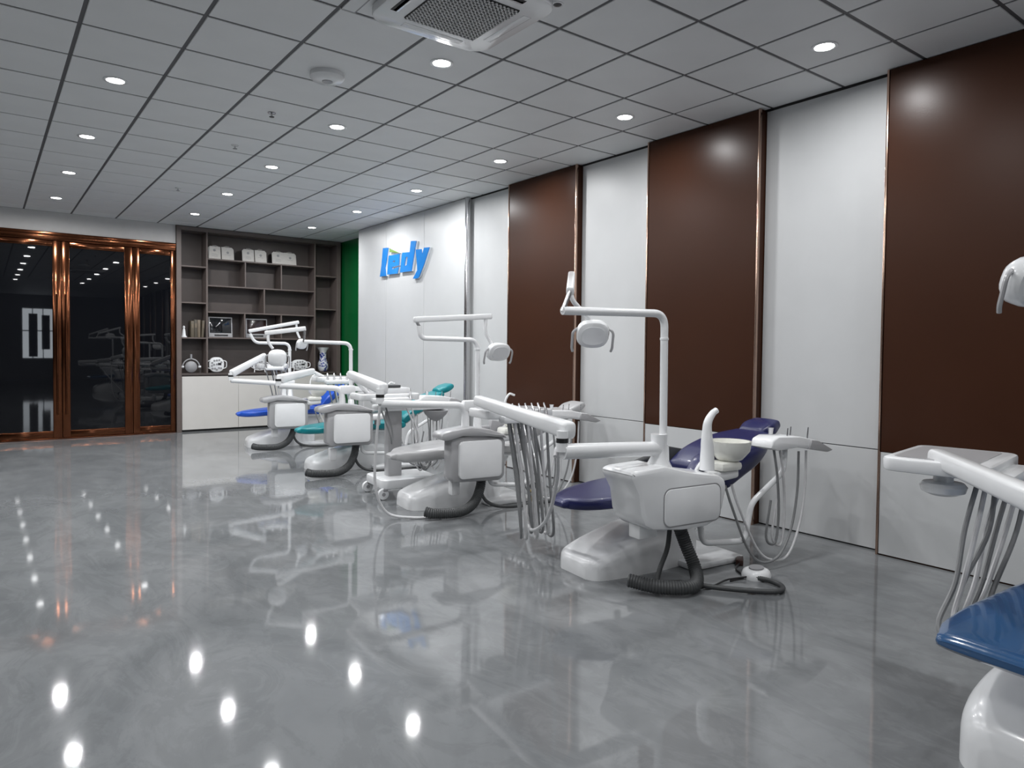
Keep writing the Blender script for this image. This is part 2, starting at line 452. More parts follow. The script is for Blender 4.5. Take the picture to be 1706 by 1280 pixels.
for z in (2.785, 2.165): bcp('shelf', 4.976, 5.385, YF+.005, YK-.015, z-.012, z+.012, GREIGE)
for z in (2.94, 2.485, 2.035, 1.595): bcp('shelf', 3.076, 4.948, YF+.005, YK-.015, z-.012, z+.012, GREIGE)
for x, z0, z1 in ((3.70, 2.497, 2.928), (4.335, 2.497, 2.928), (4.03, 2.047, 2.473), (3.69, 1.607, 2.023), (4.335, 1.607, 2.023)):
    bcp('divider', x-.012, x+.012, YF+.005, YK-.015, z0, z1, GREIGE)
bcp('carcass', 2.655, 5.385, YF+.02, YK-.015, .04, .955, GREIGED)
xs = [2.66, 3.578, 4.49, 5.38]
for a, b in zip(xs, xs[1:]):
    bcp('cabinet_door', a+.002, b-.002, YF-.002, YF+.018, .035, .935, CABW, lab='cream flat cabinet door')

# items on the bookcase
SH1, SH4, CT = 2.952, 1.607, .99
def cert(x0, x1, label, split):
    ob = empty('certificate', ((x0+x1)/2, YF+.14, SH1)); tag(ob, label, 'certificate', 'certificates on the top shelf')
    w_ = (x1-x0)
    rx = Matrix.Rotation(-.16, 3, 'X')
    halves = [(-w_/2, -.008), (.008, w_/2)] if split else [(-w_/2, 0), (.0, w_/2)]
    for k, (a, b) in enumerate(halves):
        c_ = .03
        poly = [(a, 0), (b, 0), (b, .23-c_*(k == 1)), (b-c_, .23+.004), (a+c_, .235), (a, .235-c_*(k == 0))]
        bm = prism(poly, [], lambda u, v, w: rx @ Vector((u, w, v)), 0, .012)
        pg = part('page', bm, PAPER, ob)
        mx = (a+b)/2
        bm = lathe([(.0, 0), (.022, 0), (.022, .003), (0, .003)], (0, 0, 0), 10, Matrix.Rotation(PI/2, 3, 'X'))
        for v in bm.verts: v.co = rx @ (v.co+Vector((mx, -.001, .165 if k == 0 else .14)))
        part('crest', bm, SILVERD, pg, 'dark printed crest')
        for zz in (.10, .08, .06)[:3 if k == 0 else 1]:
            bm = box((mx, -.0005, zz), (.10, .001, .004))
            for v in bm.verts: v.co = rx @ v.co
            part('text_line', bm, SILVERD, pg)
    for s in (-1, 1):
        bm = tube([(s*w_*.1, .01, .235), (s*w_*.2, .0, .25), (s*w_*.33, .0, .245)], .006, 6)
        for v in bm.verts: v.co = rx @ v.co
        part('ribbon', bm, mat('grey_ribbon', (.35, .34, .32, 1), .6, noise=.1), ob)
cert(3.12, 3.545, 'open white certificate folder, leftmost on the top shelf', True)
cert(3.69, 4.115, 'open white certificate folder in the middle of the top shelf', True)
cert(4.215, 4.66, 'joined wide white certificate, rightmost on the top shelf', False)

def screen_device(x0, x1, zt, label, scr):
    ob = empty('small_monitor', ((x0+x1)/2, YF+.12, SH4)); tag(ob, label, 'monitor')
    w_ = x1-x0; h = zt-SH4; rx = Matrix.Rotation(-.08, 3, 'X')
    def t(bm):
        for v in bm.verts: v.co = rx @ v.co
        return bm
    fr = part('housing', t(bx(-w_/2, w_/2, 0, .035, 0.0, h, .012)), SILVER, ob)
    part('screen', t(bx(-w_/2+.022, w_/2-.022, -.004, .006, .075, h-.022, .002)), scr, ob, 'dark glass screen')
    part('front_slot', t(bx(-w_*.26, w_*.30, -.004, .006, .022, .05, .002)), BLACK, ob)
    part('stand', bx(-w_*.3, w_*.3, .03, .14, 0, .012, .004), SILVERD, ob)
    part('stand_neck', bx(-.03, .03, .06, .11, .01, h*.55, .004), SILVERD, ob)
screen_device(3.115, 3.515, 1.965, 'grey framed small monitor with dark screen, left of two on the shelf', SCREEN)
screen_device(3.74, 4.125, 1.955, 'grey framed monitor with reddish dark screen behind the lamp arms', SCREENR)

bl = ['olive brown binder, first from the white figurine on the shelf', 'dark brown binder, second from the white figurine', 'tan binder with pale edge, third from the white figurine', 'brown binder leaning, rightmost beside the shelf upright']
for k, (x0, x1, hh, lean) in enumerate(((2.815, 2.865, .28, 0), (2.868, 2.918, .30, 0), (2.921, 2.965, .30, 0), (2.978, 3.018, .29, .07))):
    ob = empty('binder', ((x0+x1)/2, YF+.13, 1.597)); tag(ob, bl[k], 'binder', 'binders on the left shelf')
    ry = Matrix.Rotation(lean, 3, 'Y'); ww = (x1-x0)/2
    def t(bm):
        for v in bm.verts: v.co = ry @ (v.co+Vector((0, 0, ww*lean)))
        return bm
    part('cover', t(bx(-ww, ww, -.09, .10, 0, hh, .006)), BOOKM[k % 3], ob)
    part('spine_label', t(bx(-ww*.6, ww*.6, -.0925, -.088, hh*.55, hh*.8)), BOOKM[2], ob)
ob = empty('figurine', (2.715, YF+.10, 1.597)); tag(ob, 'small white figurine on the shelf left of the binders', 'figurine')
part('body', lathe([(.05, 0), (.05, .012), (.032, .03), (.027, .09), (.02, .13), (.012, .15)], n=16), PLAST, ob)
part('head', lathe([(0, .145), (.016, .152), (.02, .17), (.014, .19), (0, .197)], n=14), PLAST, ob)

# lamp heads on display
def lamp_round(x, label):
    ob = empty('surgical_lamp_head', (x, YF+.13, CT)); tag(ob, label, 'lamp')
    rx = Matrix.Rotation(PI/2, 3, 'X')
    part('dish', lathe([(0, .06), (.06, .055), (.095, .03), (.10, 0), (.09, -.01), (.06, .0), (0, .005)], (0, 0, .105), 24, rx), SILVERD, ob, 'dark faceted reflector dish')
    part('yoke', tube([(.135*math.cos(a), -.02, .105+.135*math.sin(a)) for a in [PI*k/14 for k in range(15)]], .010, 8), SILVER, ob)
    for s in (-1, 1):
        part('side_knob', lathe([(.02, -.02), (.02, .02)], (s*.135, -.02, .105), 12, Matrix.Rotation(PI/2, 3, 'Y')), PLAST, ob)
    part('stem', tube([(0, -.02, .24), (0, -.02, .32)], .018, 10), SILVERD, ob)
    part('stand_leg', tube([(.14, -.02, .105), (.145, -.02, .0)], .007, 8), STEEL, ob)
lamp_round(2.83, 'round dish lamp head with arched yoke in the lower left shelf bay')
def lamp_led(x, w_, h, label, stand):
    ob = empty('led_lamp_head', (x, YF+.13, CT)); tag(ob, label, 'lamp')
    z0 = .03 if stand else .012
    face = []
    N = 28
    for k in range(N):
        a = 2*PI*k/N; face.append((w_/2*se(a, .8), z0+h/2+h/2*se(a-PI/2, .8)))
    part('head_shell', prism(face, [], lambda u, v, w: Vector((u, w, v)), -.02, .05, .012), PLAST, ob)
    spots = [(0, .28), (.16, .30), (-.16, .26), (.30, .16), (-.30, .12), (-.32, -.08), (-.18, .0), (0, .02), (.14, -.22), (-.12, -.26), (0, -.34), (.28, -.24), (-.28, -.26)]
    for sx_, sz in spots:
        part('led_lens', lathe([(0, 0), (.017, 0), (.017, .006), (0, .006)], (sx_*w_, -.021, z0+h/2+sz*h), 10, Matrix.Rotation(PI/2, 3, 'X')), SILVERD, ob)
    part('switch_window', bx(w_*.08, w_*.30, -.025, -.018, z0+h*.46, z0+h*.62, .003), BLACK, ob)
    for s in (-1, 1):
        part('handle', tube(fillet([(s*w_*.40, -.01, z0+h*.78), (s*w_*.64, -.03, z0+h*.72), (s*w_*.64, -.03, z0+h*.3), (s*w_*.40, -.01, z0+h*.22)], .04), .008, 8), PLAST, ob)
    if stand:
        for s in (-1, 1):
            part('stand_leg', tube([(s*w_*.33, .0, z0+h*.3), (s*w_*.4, -.03, 0)], .007, 8), PLAST, ob)
lamp_led(3.245, .25, .26, 'white multi-lens lamp head lying open-faced in the second lower bay', False)
lamp_led(3.98, .24, .20, 'white lamp head on small legs behind the blue unit arm', True)
lamp_led(4.72, .30, .20, 'white perforated lamp head right of the lamp pole on the counter', True)

def vase(x, s, label):
    ob = empty('porcelain_vase', (x, YF+.15, CT)); tag(ob, label, 'vase', 'blue and white porcelain vases')
    part('vase_body', lathe([(.06*s, 0), (.085*s, .02*s), (.10*s, .08*s), (.095*s, .16*s), (.07*s, .22*s), (.062*s, .28*s), (.062*s, .36*s)], n=28), PORC, ob, 'painted blue and white body')
    part('vase_rim', lathe([(.062*s, .36*s), (.075*s, .40*s), (.115*s, .455*s), (.118*s, .46*s), (.105*s, .455*s), (.06*s, .40*s), (.05*s, .3*s)], n=28), PLAST, ob, 'flared pale rim')
vase(5.18, 1.0, 'blue and white porcelain vase with flared rim in the right bay')
vase(4.42, .78, 'smaller blue and white vase half hidden behind the lamp pole')

# ------------------------------------------------------------------ wall sign
sg = empty('wall_sign', (XB-.03, 9.5, 2.5)); tag(sg, 'blue three-dimensional word sign with green accent on the white wall', 'sign')
L_ = {'l': ([(10.205, 3.038), (10.026, 3.026), (10.081, 2.823), (10.124, 2.72), (10.093, 2.588), (10.307, 2.593), (10.261, 2.739), (10.229, 2.89)], []),
 'e': ([(10.003, 2.898), (9.647, 2.891), (9.665, 2.718), (9.901, 2.711), (9.889, 2.675), (9.67, 2.694), (9.712, 2.596), (10.057, 2.605)], [[(9.877, 2.804), (9.782, 2.809), (9.79, 2.780), (9.881, 2.782)]]),
 'd': ([(9.559, 2.901), (9.328, 2.885), (9.291, 3.044), (9.132, 3.029), (9.273, 2.597), (9.626, 2.604)], [[(9.445, 2.823), (9.386, 2.817), (9.411, 2.7), (9.49, 2.688)]]),
 'y': ([(9.143, 2.902), (8.981, 2.892), (8.955, 2.803), (8.902, 2.903), (8.75, 2.893), (8.893, 2.675), (9.038, 2.498), (9.093, 2.474), (9.226, 2.48), (9.095, 2.595), (9.1, 2.657)], []),
 'a': ([(9.979, 3.009), (9.654, 2.906), (9.975, 2.95)], [])}
for k, (poly, holes) in L_.items():
    axf = lambda u, v, w_: Vector((w_, u-9.5, v-2.5))
    part('accent_leaf' if k == 'a' else 'sign_letter', prism(poly, holes, axf, -.012, .0), SIGNG if k == 'a' else SIGNB, sg)
    part('letter_return', prism(poly, holes, axf, .0005, .028), SIGNW, sg)

# ------------------------------------------------------------------ ceiling fittings
def bezel(): return None
DLX = [.822, 2.596, 4.43]; DLX_OUT = [-.98, -2.76, -4.5]
DLY = [11.5, 9.72, 7.94, 6.13, 4.305, 2.51]; DLY_OUT = [.72, -1.08]
ring_me = lens_me = None
lampds = []
for w_ in LAMP_W:
    lampd = bpy.data.lights.new('downlight_lamp', 'AREA'); lampd.shape = 'DISK'; lampd.size = .115; lampd.energy = w_; lampd.color = LAMP_COL; lampd.spread = math.radians(175)
    lampds.append(lampd)
def downlight(x, y, label, group):
    global ring_me, lens_me
    e = empty('downlight', (x, y, H)); tag(e, label, 'ceiling light', group)
    if ring_me is None:
        a = finish('trim_ring', lathe([(.062, .0), (.082, .0), (.084, -.004), (.078, -.007), (.064, -.006), (.060, -.002)], n=28), PLAST, e); ring_me = a.data
        b = finish('lens', lathe([(0, -.0022), (.0615, -.0022), (.0615, -.0005), (0, -.0005)], n=28), LENS, e); lens_me = b.data
    else:
        for nm, me in (('trim_ring', ring_me), ('lens', lens_me)):
            q = bpy.data.objects.new(nm, me); COL.objects.link(q); q.parent = e
    l = bpy.data.objects.new('downlight_lamp', lampds[0 if y > 5 else 1 if y > 2 else 2]); COL.objects.link(l); l.parent = e; l.location = (0, 0, -.010)
rows = {0: 'the row above the glass doors side', 1: 'the middle row', 2: 'the row beside the panelled wall'}
ordw = ['farthest', 'second', 'third', 'fourth', 'fifth', 'nearest']
for ix, x in enumerate(DLX):
    for iy, y in enumerate(DLY):
        vis = not ((ix == 0 and iy > 3) or (ix == 1 and iy > 4))
        if vis:
            downlight(x, y, ['round recessed downlight in the left row, %s from the glass doors', 'round recessed downlight in the middle row, %s from the bookcase', 'round recessed downlight along the panelled wall, %s from the green wall'][ix] % ['first', 'second', 'third', 'fourth', 'fifth', 'sixth'][iy], 'recessed ceiling downlights')
        else:
            downlight(x, y, 'round recessed downlight outside the photographed ceiling', 'downlights out of frame')
    for y in DLY_OUT: downlight(x, y, 'round recessed downlight outside the photographed ceiling', 'downlights out of frame')
for x in DLX_OUT[:1]:
    for y in DLY+DLY_OUT: downlight(x, y, 'round recessed downlight outside the photographed ceiling', 'downlights out of frame')

# air conditioner cassette
ac = empty('air_conditioner', (2.247, 3.51, H)); tag(ac, 'white ceiling air conditioner cassette with square perforated grille', 'air conditioner')
ax_ = lambda u, v, w_: Vector((u, v, w_))
part('panel', prism(roundrect(-.415, .415, -.415, .415, .13, 10), [], ax_, -.055, -.001, .012), PLAST, ac)
g = part('intake_grille', bx(-.243, .243, -.243, .243, -.060, -.054), BLACK, ac, 'grey square intake grille')
bm = nb()
for k in range(18):
    p = -.235+.47*k/17
    add_bx(bm, p-.005, p+.005, -.24, .24, -.066, -.058); add_bx(bm, -.24, .24, p-.005, p+.005, -.066, -.058)
gs = part('grille_mesh', bm, mat('pale_grey_grille', (.60, .60, .60, 1), .5, noise=.05), g); gs['kind'] = 'stuff'
for k in range(4):
    rz = Matrix.Rotation(PI/2*k, 4, 'Z')
    bm = bx(-.21, .21, .312, .352, -.0565, -.052, .002) if k in (1, 2) else bx(-.21, .21, .3505, .3525, -.0557, -.052); bmesh.ops.transform(bm, matrix=rz, verts=bm.verts)
    part('air_slot', bm, DARK, ac)
    bm = bx(-.208, .208, .300, .336 if k in (1, 2) else .3505, -.0605, -.056, .001); bmesh.ops.transform(bm, matrix=rz @ Matrix.Translation((0, .0, .004)), verts=bm.verts)
    part('louver', bm, PLAST, ac)
cs = empty('ceiling_sensor', (2.687, 3.164, H)); tag(cs, 'small black round sensor on the ceiling right of the air conditioner', 'sensor')
part('sensor_rim', lathe([(.036, 0), (.036, -.003), (.028, -.004)], n=20), PLAST, cs)
part('sensor_eye', lathe([(0, -.007), (.02, -.006), (.028, -.003), (0, -.002)], n=18), BLACK, cs)

sm = empty('ceiling_speaker', (2.04, 5.0, H)); tag(sm, 'white round shallow disc on the ceiling near the air conditioner', 'ceiling speaker')
part('rim', lathe([(.125, 0), (.125, -.03), (.105, -.05), (.04, -.056), (0, -.056)], n=32), PLAST, sm)
part('centre_cap', lathe([(0, -.062), (.035, -.061), (.04, -.055), (0, -.055)], n=20), SILVER, sm)
def sprinkler(x, y, label, kind):
    ob = empty('sprinkler' if kind == 0 else 'smoke_sensor', (x, y, H)); tag(ob, label, 'sprinkler' if kind == 0 else 'smoke detector')
    part('escutcheon', lathe([(.035, 0), (.033, -.006), (.012, -.01)], n=18), STEEL if kind == 0 else PLAST, ob)
    part('stem', lathe([(.008, -.008), (.008, -.03)], n=10), STEEL, ob)
    part('deflector', lathe([(0, -.04), (.02, -.038), (.022, -.034), (0, -.030)], n=14), BLACK if kind == 0 else SILVERD, ob)
sprinkler(2.0, 6.12, 'small dark sprinkler head on the ceiling beyond the round disc', 0)
sprinkler(2.03, 7.33, 'small white ceiling sensor between two middle-row downlights', 1)
sprinkler(2.0, 9.75, 'tiny ceiling sensor nearest the glass doors', 1)
ha = empty('access_hatch', (1.753, 3.75, H)); tag(ha, 'narrow rectangular ceiling access strip beside the air conditioner', 'hatch')
part('hatch_plate', bx(-.038, .042, -.235, .237, -.003, 0), CEIL, ha)
part('hatch_edge', bx(.042, .050, -.245, .245, -.004, 0), SILVERD, ha)
part('hatch_edge', bx(-.05, .042, .237, .245, -.004, 0), SILVERD, ha)
part('hatch_edge', bx(-.05, .042, -.245, -.235, -.004, 0), SILVERD, ha)

# ------------------------------------------------------------------ dental units
ANG = math.radians(-6)
def V(*a): return Vector(a)
def hoses(parent, pts, n, r, m_, spread, label=None):
    pass
def ribbed(path, r, n=12, pitch=.016):
    L = sum((path[i+1]-path[i]).length for i in range(len(path)-1)); k = int(L/pitch)*2
    # resample by arc length
    cum = [0]
    for i in range(len(path)-1): cum.append(cum[-1]+(path[i+1]-path[i]).length)
    out = []; j = 0
    for i in range(k+1):
        s = L*i/k
        while j < len(cum)-2 and cum[j+1] < s: j += 1
        t = (s-cum[j])/max(cum[j+1]-cum[j], 1e-9); out.append(path[j].lerp(path[j+1], min(max(t, 0), 1)))
    rad = [r*(1.0 if i % 2 else .88) for i in range(k+1)]
    return tube(out, rad, n)

def led_head(parent, c, yaw_, tilt, w_=.26, h=.17, d=.07, label=None):
    """operating lamp head: shell, lens face, two handles; face normal = -y before rotation"""
    R = Matrix.Rotation(yaw_, 3, 'Z') @ Matrix.Rotation(tilt, 3, 'X'); c = Vector(c)
    def t(bm):
        for v in bm.verts: v.co = R @ v.co + c
        return bm
    N = 24
    rings = []
    for dd, k in ((-.5, .80), (-.42, .93), (-.2, 1.0), (.1, .97), (.35, .75), (.5, .42)):
        rings.append([Vector((w_/2*k*se(2*PI*i/N, .75), dd*d, h/2*k*se(2*PI*i/N-PI/2, .75))) for i in range(N)])
    hd = part('lamp_head', t(loft(rings)), PLAST, parent, label)
    face = [(w_/2*.70*se(2*PI*i/N, .75), h/2*.66*se(2*PI*i/N-PI/2, .75)) for i in range(N)]
    part('lamp_lens', t(prism(face, [], lambda u, v, w2: Vector((u, w2, v)), -.5*d-.004, -.5*d+.004)), mat('lamp_lens', (.72, .73, .75, 1), .1, coat=.5, noise=.03), hd)
    for s in (-1, 1):
        part('handle', t(tube(fillet([(s*w_*.42, 0, h*.2), (s*w_*.62, -.02, h*.1), (s*w_*.62, -.03, -h*.5), (s*w_*.58, -.03, -h*.62)], .03), .009, 8)), SILVER, hd)
    return hd

def unit(U):
    u = empty('dental_unit', (3.9, U['yc'], 0), ANG); tag(u, U['label'], 'dental chair', 'dental units along the panelled wall')
    ins = u.matrix_world
    UP = U['up']; st = U['style']; dx = U.get('dx', 0)
    # ---- base
    bs = U.get('base', [(-.86, .13, .085), (-.83, .185, .125), (-.77, .215, .15), (-.65, .23, .19), (-.5, .235, .235), (-.33, .235, .275), (-.15, .22, .29), (.0, .2, .285), (.07, .17, .26), (.10, .13, .2)])
    rings = []
    N = 36
    fb = []
    for i in range(len(bs)-1):
        a_, b_, c_, d_ = bs[max(i-1, 0)], bs[i], bs[i+1], bs[min(i+2, len(bs)-1)]
        for q_ in range(4):
            t = q_/4; fb.append(tuple(.5*((2*b)+(c-a)*t+(2*a-5*b+4*c-d)*t*t+(3*b-a-3*c+d)*t**3) for a, b, c, d in zip(a_, b_, c_, d_)))
    fb.append(bs[-1])
    for x, hw, zt in fb:
        ring = []
        for i in range(N):
            t = 2*PI*i/N
            yy = hw*se(t, .38); s_ = math.sin(t)
            zz = 0 if s_ < -.02 else zt*(abs(s_)**.38)
            if s_ < -.02: zz = .0; yy = hw*se(t, .38)
            ring.append(Vector((x, yy, zz)))
        rings.append(ring)
    part('base', loft(rings), PLAST, u, 'white moulded floor base', 35)
    part('base_plate', bx(-.15, .34, -.36, .22, 0, .045, .015), PLAST, u)
    part('lift_column', loft([[Vector((x, y, z)) for x, y in roundrect(-.22+k*.05, .14+k*.1, -.13, .13, .05)] for k, z in ((0, .2), (.3, .33), (1, .455))]), PLAST, u)
    # ---- upholstery
    hw = U.get('hw', .27); LT = U.get('lt', .045); q = U.get('legend', -.95); sh = U.get('legshape')
    leg = sh or [(q, .474, .07, .033, .02), (q+.025, .475, .115, .036, .02), (q+.06, .476, .15, LT*.88, .025), (q+.12, .479, .19, LT*.95, .03), (q+.24, .487, .24, LT, .06), (q+.45, .505, hw, LT, .07), (q+.66, .52, hw, LT, .05), (q+.76, .522, hw, LT, 0)]
    lg = part('legrest', cushion(leg, end=.045), UP, u, U['upname']+' legrest pad')
    xl = leg[-1][0]+.05
    part('seat', cushion([(xl, .515, hw, .05, -.02), (xl+.2, .505, hw, .055, -.02), (.15, .50, hw, .055, .05), (.25, .51, hw*.96, .05, .25)], end=.04), UP, u, U['upname']+' seat pad')
    part('seat_shell', cushion([(xl+.02, .455, hw*.9, .02, 0), (0, .445, hw*.85, .022, 0), (.22, .45, hw*.85, .022, .2)], end=.02), PLAST, u)
    bk = U.get('back', [(.29, .575, hw*.98, .055, .62), (.42, .655, hw, .062, .42), (.58, .715, hw*.98, .062, .30), (.76, .768, hw*.86, .056, .26), (.90, .803, hw*.62, .048, .24)])
    part('backrest', cushion(bk, end=.05), UP, u, U['upname']+' backrest pad')
    part('backrest_shell', cushion([(x+(h2-.01)*math.sin(a), z-(h2-.01)*math.cos(a), w2*(.6 if st == 'A' else .86), .022, a) for x, z, w2, h2, a in bk], end=.03), PLAST, u)
    hx, hz, ha_ = U.get('head', (1.0, .865, .35)); HT = U.get('headt', .048)
    hd = part('headrest', cushion([(hx-.075, hz-.03, .12, HT*.8, ha_), (hx, hz, .14, HT, ha_), (hx+.075, hz+.032, .12, HT*.8, ha_)], end=.03), UP, u, U['upname']+' headrest pad')
    part('headrest_bracket', beam((hx-.16, 0, hz-.085), (hx+.08, 0, hz-.02), .07, .02, .006), SILVERD, hd)
    for s in ((1,) if st == 'A' else (1,)):
        a = part('armrest', tube(catmull([(-.23, s*.31, .47), (-.20, s*.325, .54), (-.08, s*.335, .60), (.06, s*.335, .635), (.2, s*.33, .645), (.3, s*.33, .645)], 5), [.026]*26, 10), SILVERD if st == 'B' else HOSED, u, 'dark grey curved armrest')
        part('armrest_pad', prism([(.20, .56), (.44, .53), (.47, .68), (.24, .725)], [], lambda x, z, y: Vector((x, y, z)), s*.29, s*.37, .012), SILVERD if st == 'B' else HOSED, u)
    if st == 'A':
        # lumbar wing on the near side, white edged
        part('side_wing', cushion([(-.06, .60, .05, .06, .9, -.26), (.02, .675, .055, .07, .5, -.255), (.14, .70, .055, .06, .05, -.25), (.26, .66, .05, .05, -.5, -.24)], end=.03), UP, u)
        part('wing_edge', tube(catmull([(-.11, -.30, .57), (-.085, -.31, .66), (.0, -.315, .74), (.12, -.31, .765), (.22, -.30, .75)], 5), .014, 8), PLAST, u)
    # ---- side box
    yb0, yb1 = -.62, (-.34 if st == 'A' else -.45)
    bz = U.get('bz', 0); fz = lambda x, z, y: Vector((x+dx, y, z+bz))
    if st == 'A':
        poly = [(-.90, .765), (-.925, .735), (-.90, .70), (-.855, .62), (-.835, .50), (-.80, .435), (-.74, .405), (-.5, .375), (-.3, .375), (-.20, .41), (-.165, .48), (-.135, .60), (-.145, .66), (-.20, .685), (-.45, .725), (-.65, .775)]
        body = part('side_box', prism(poly, [], fz, yb0, yb1, .028), PLAST, u, 'white rounded water unit box')
        part('box_panel', prism(roundrect(-.66, -.20, .415, .635, .05), [], fz, yb0-.006, yb0+.006, .004), PLAST, body)
        bm = prism(roundrect(-.668, -.192, .407, .643, .055), [roundrect(-.66, -.20, .415, .635, .05)], fz, yb0-.0015, yb0+.004)
        part('panel_groove', bm, SILVERD, body)
        part('box_foot', bx(-.76+dx, -.62+dx, -.52, -.42, .33, .42, .01), PLAST, body)
    else:
        body = part('side_box', prism([(-.665, .335), (-.63, .30), (-.17, .285), (-.125, .33), (-.125, .64), (-.14, .665), (-.4, .70), (-.66, .69)], [], fz, yb0+.02, yb1, .02), SILVER, u, 'silver grey water unit box')
        part('box_cap', prism([(-.77, .685), (-.755, .735), (-.66, .755), (-.48, .775), (-.30, .75), (-.14, .695), (-.115, .66), (-.30, .685), (-.56, .70), (-.66, .675), (-.72, .668)], [], fz, yb0-.015, yb1+.03, .02), SILVER, body, 'silver curved top cap')
        part('box_panel', prism(roundrect(-.592, -.172, .328, .655, .04), [], fz, yb0-.012, yb0+.03, .008), PLAST, body, 'white rounded front panel')
        part('box_foot', bx(-.60+dx, -.52+dx, -.50, -.42, .17, .31, .01), PLAST, body)
    # ---- lamp pole
    lp = U['lamp']
    pl = part('lamp_pole', tube(fillet(lp['pole'], .085, 8), .0235 if st == 'A' else .021, 14), PLAST, u)
    p0 = Vector(lp['pole'][0])
    part('pole_collar', lathe([(.06, 0), (.055, .01), (.038, .045), (.034, .13), (.028, .14)], p0-Vector((0, 0, .02)), 18), PLAST, pl)
    part('pole_ring', lathe([(.025, 0), (.027, .008), (.025, .016)], (p0.x+(lp['pole'][1][0]-p0.x)*(lp['ring']-p0.z)/(lp['pole'][1][2]-p0.z), p0.y, lp['ring']), 16), PLAST, pl)
    pe = Vector(lp['pole'][-1])
    part('joint_pin', tube([pe+Vector((0, 0, -.005)), Vector(lp['arm'][0])], .013, 10), STEEL, pl)
    am = part('lamp_arm', beam(lp['arm'][0], lp['arm'][1], .045, .05, .012), PLAST, u)
    part('lamp_drop', tube(fillet(lp['drop'], .05, 6), .016, 10), PLAST, am)
    led_head(u, lp['head'], lp['yaw'], lp['tilt'], *lp.get('size', (.26, .17, .08)))
    # ---- instrument arm
    ia = U['iarm']
    part('instrument_arm', tube(fillet(ia, .10 if st == 'B' else .05, 8), U.get('iar', .032), 16), PLAST, u)
    i0_ = Vector(ia[0])
    part('arm_collar', lathe([(.075, -.01), (.07, .01), (.048, .05), (.045, .12), (.05, .17), (.05, .19)] if st == 'A' else [(.04, 0), (.036, .02), (.034, .10)], i0_, 18), PLAST, u)
    if st == 'B':
        part('joint_housing', box((i0_.x+.06, i0_.y, i0_.z+.19), (.18, .07, .10), .02), PLAST, u)
    b0, b1 = U['beam']
    jt = part('arm_joint', lathe([(.033, 0), (.033, b0[2]-ia[-1][2])], ia[-1], 14), PLAST, u)
    part('joint_label', lathe([(.0345, .02), (.0345, .045)], (ia[-1][0], ia[-1][1], ia[-1][2]+.03), 14), BLACK, jt)
    part('balance_arm', beam(b0, b1, .085, .10, .02, .07, .075), PLAST, u, 'white spring balance arm')
    # ---- tray
    tx, ty, tz = U['tray']; ta = U.get('trayrot', 0)
    RT = Matrix.Rotation(ta, 3, 'Z')
    def tt(bm):
        for v in bm.verts: v.co = RT @ v.co + Vector((tx, ty, tz))
        return bm
    tw, td = U.get('traysize', (.56, .34))
    tr = part('instrument_tray', tt(prism(roundrect(-tw/2, tw/2, -td/2, td/2, .06), [], ax_, -.03, .03, .012)), PLAST, u, 'white instrument tray')
    part('tray_well', tt(prism(roundrect(-tw/2+.05, tw/2-.05, -td/2+.06, td/2-.04, .03), [], ax_, .029, .033)), SILVER, tr)
    part('tray_console', tt(box((-.02, -td/2-.02, -.03), (tw*.62, .09, .055), .02)), PLAST, tr)
    pe = RT @ Vector((-tw*.30, -.02, .03)) + Vector((tx, ty, tz))
    part('tray_post', tube([pe, Vector(b1)], .022, 10), PLAST, tr)
    if U.get('head_disc'):
        hd_ = Vector(b1)+Vector((.04, -.01, 0))
        part('tray_joint', lathe([(.0, -.165), (.05, -.165), (.085, -.15), (.092, -.125), (.08, -.11), (.04, -.105), (.036, -.03)], hd_, 22), PLAST, tr)
        part('joint_label', lathe([(.0375, -.085), (.0375, -.05)], hd_, 16), BLACK, tr)
    nh = U.get('nh', 5)
    for k in range(nh):
        lx = -.14+.32*k/max(nh-1, 1)
        a = RT @ Vector((lx, -td/2-.03, -.05)) + Vector((tx, ty, tz))
        b = RT @ Vector((lx*.6+.06, -td/2+.15, -.04)) + Vector((tx, ty, tz))
        zb = U.get('hosez', .14)+random.uniform(-.03, .05)
        sw = RT @ Vector(U.get('hosesw', (.10, -.02, 0)))
        mid = (a+b)/2+sw; mid.z = zb
        pa = a.lerp(mid, .5)+sw*.1; pa.z = (a.z+zb)/2
        pb = b.lerp(mid, .5)+sw*.25; pb.z = (b.z+zb)/2
        q1 = mid+(a-b)*.22; q1.z = zb+.07; q2 = mid+(b-a)*.22; q2.z = zb+.07
        if U.get('hpts'):
            hp_ = [Vector(v) for v in U['hpts']]; o_ = Vector((.055*k, -.008*k, 0))
            path = [v+o_*(1-.1*i_)+Vector((random.uniform(-.025, .025), random.uniform(-.02, .02), random.uniform(-.02, .02)))*(1 if i_ else 0) for i_, v in enumerate(hp_)]
        else:
            path = [a, pa, q1, mid, q2, pb, b]
        part('hose', tube(catmull(path, 6), U.get('hr', .0085), 8), HOSEL if k % 2 else HOSEG, tr)
        if U.get('nohp'): continue
        hp = RT @ Vector((lx, -td/2-.03, .0)) + Vector((tx, ty, tz))
        part('handpiece', tube([hp+Vector((0, 0, -.05)), hp+Vector((0, .01, .03)), hp+Vector((.01, .05, .075))], [.012, .010, .006], 8), STEEL, tr)
    for it in U.get('trayitems', []):
        part(it[0], tt(box(it[1], it[2], .004)), it[3], tr)
    # ---- cuspidor
    cx, cy, cz = U.get('bowl', (.045, -.47, .75))
    bw = part('cuspidor_bowl', lathe([(.04, -.06), (.045, -.02), (.085, .0), (.130, .055), (.140, .118), (.128, .118), (.115, .06), (.07, .03), (0, .022)], (cx, cy, cz), 28), PLAST2, u, 'cream ceramic rinse bowl')
    part('bowl_seat', box((cx-.05, cy, cz-.04), (.19, .16, .06), .025), PLAST2, u)
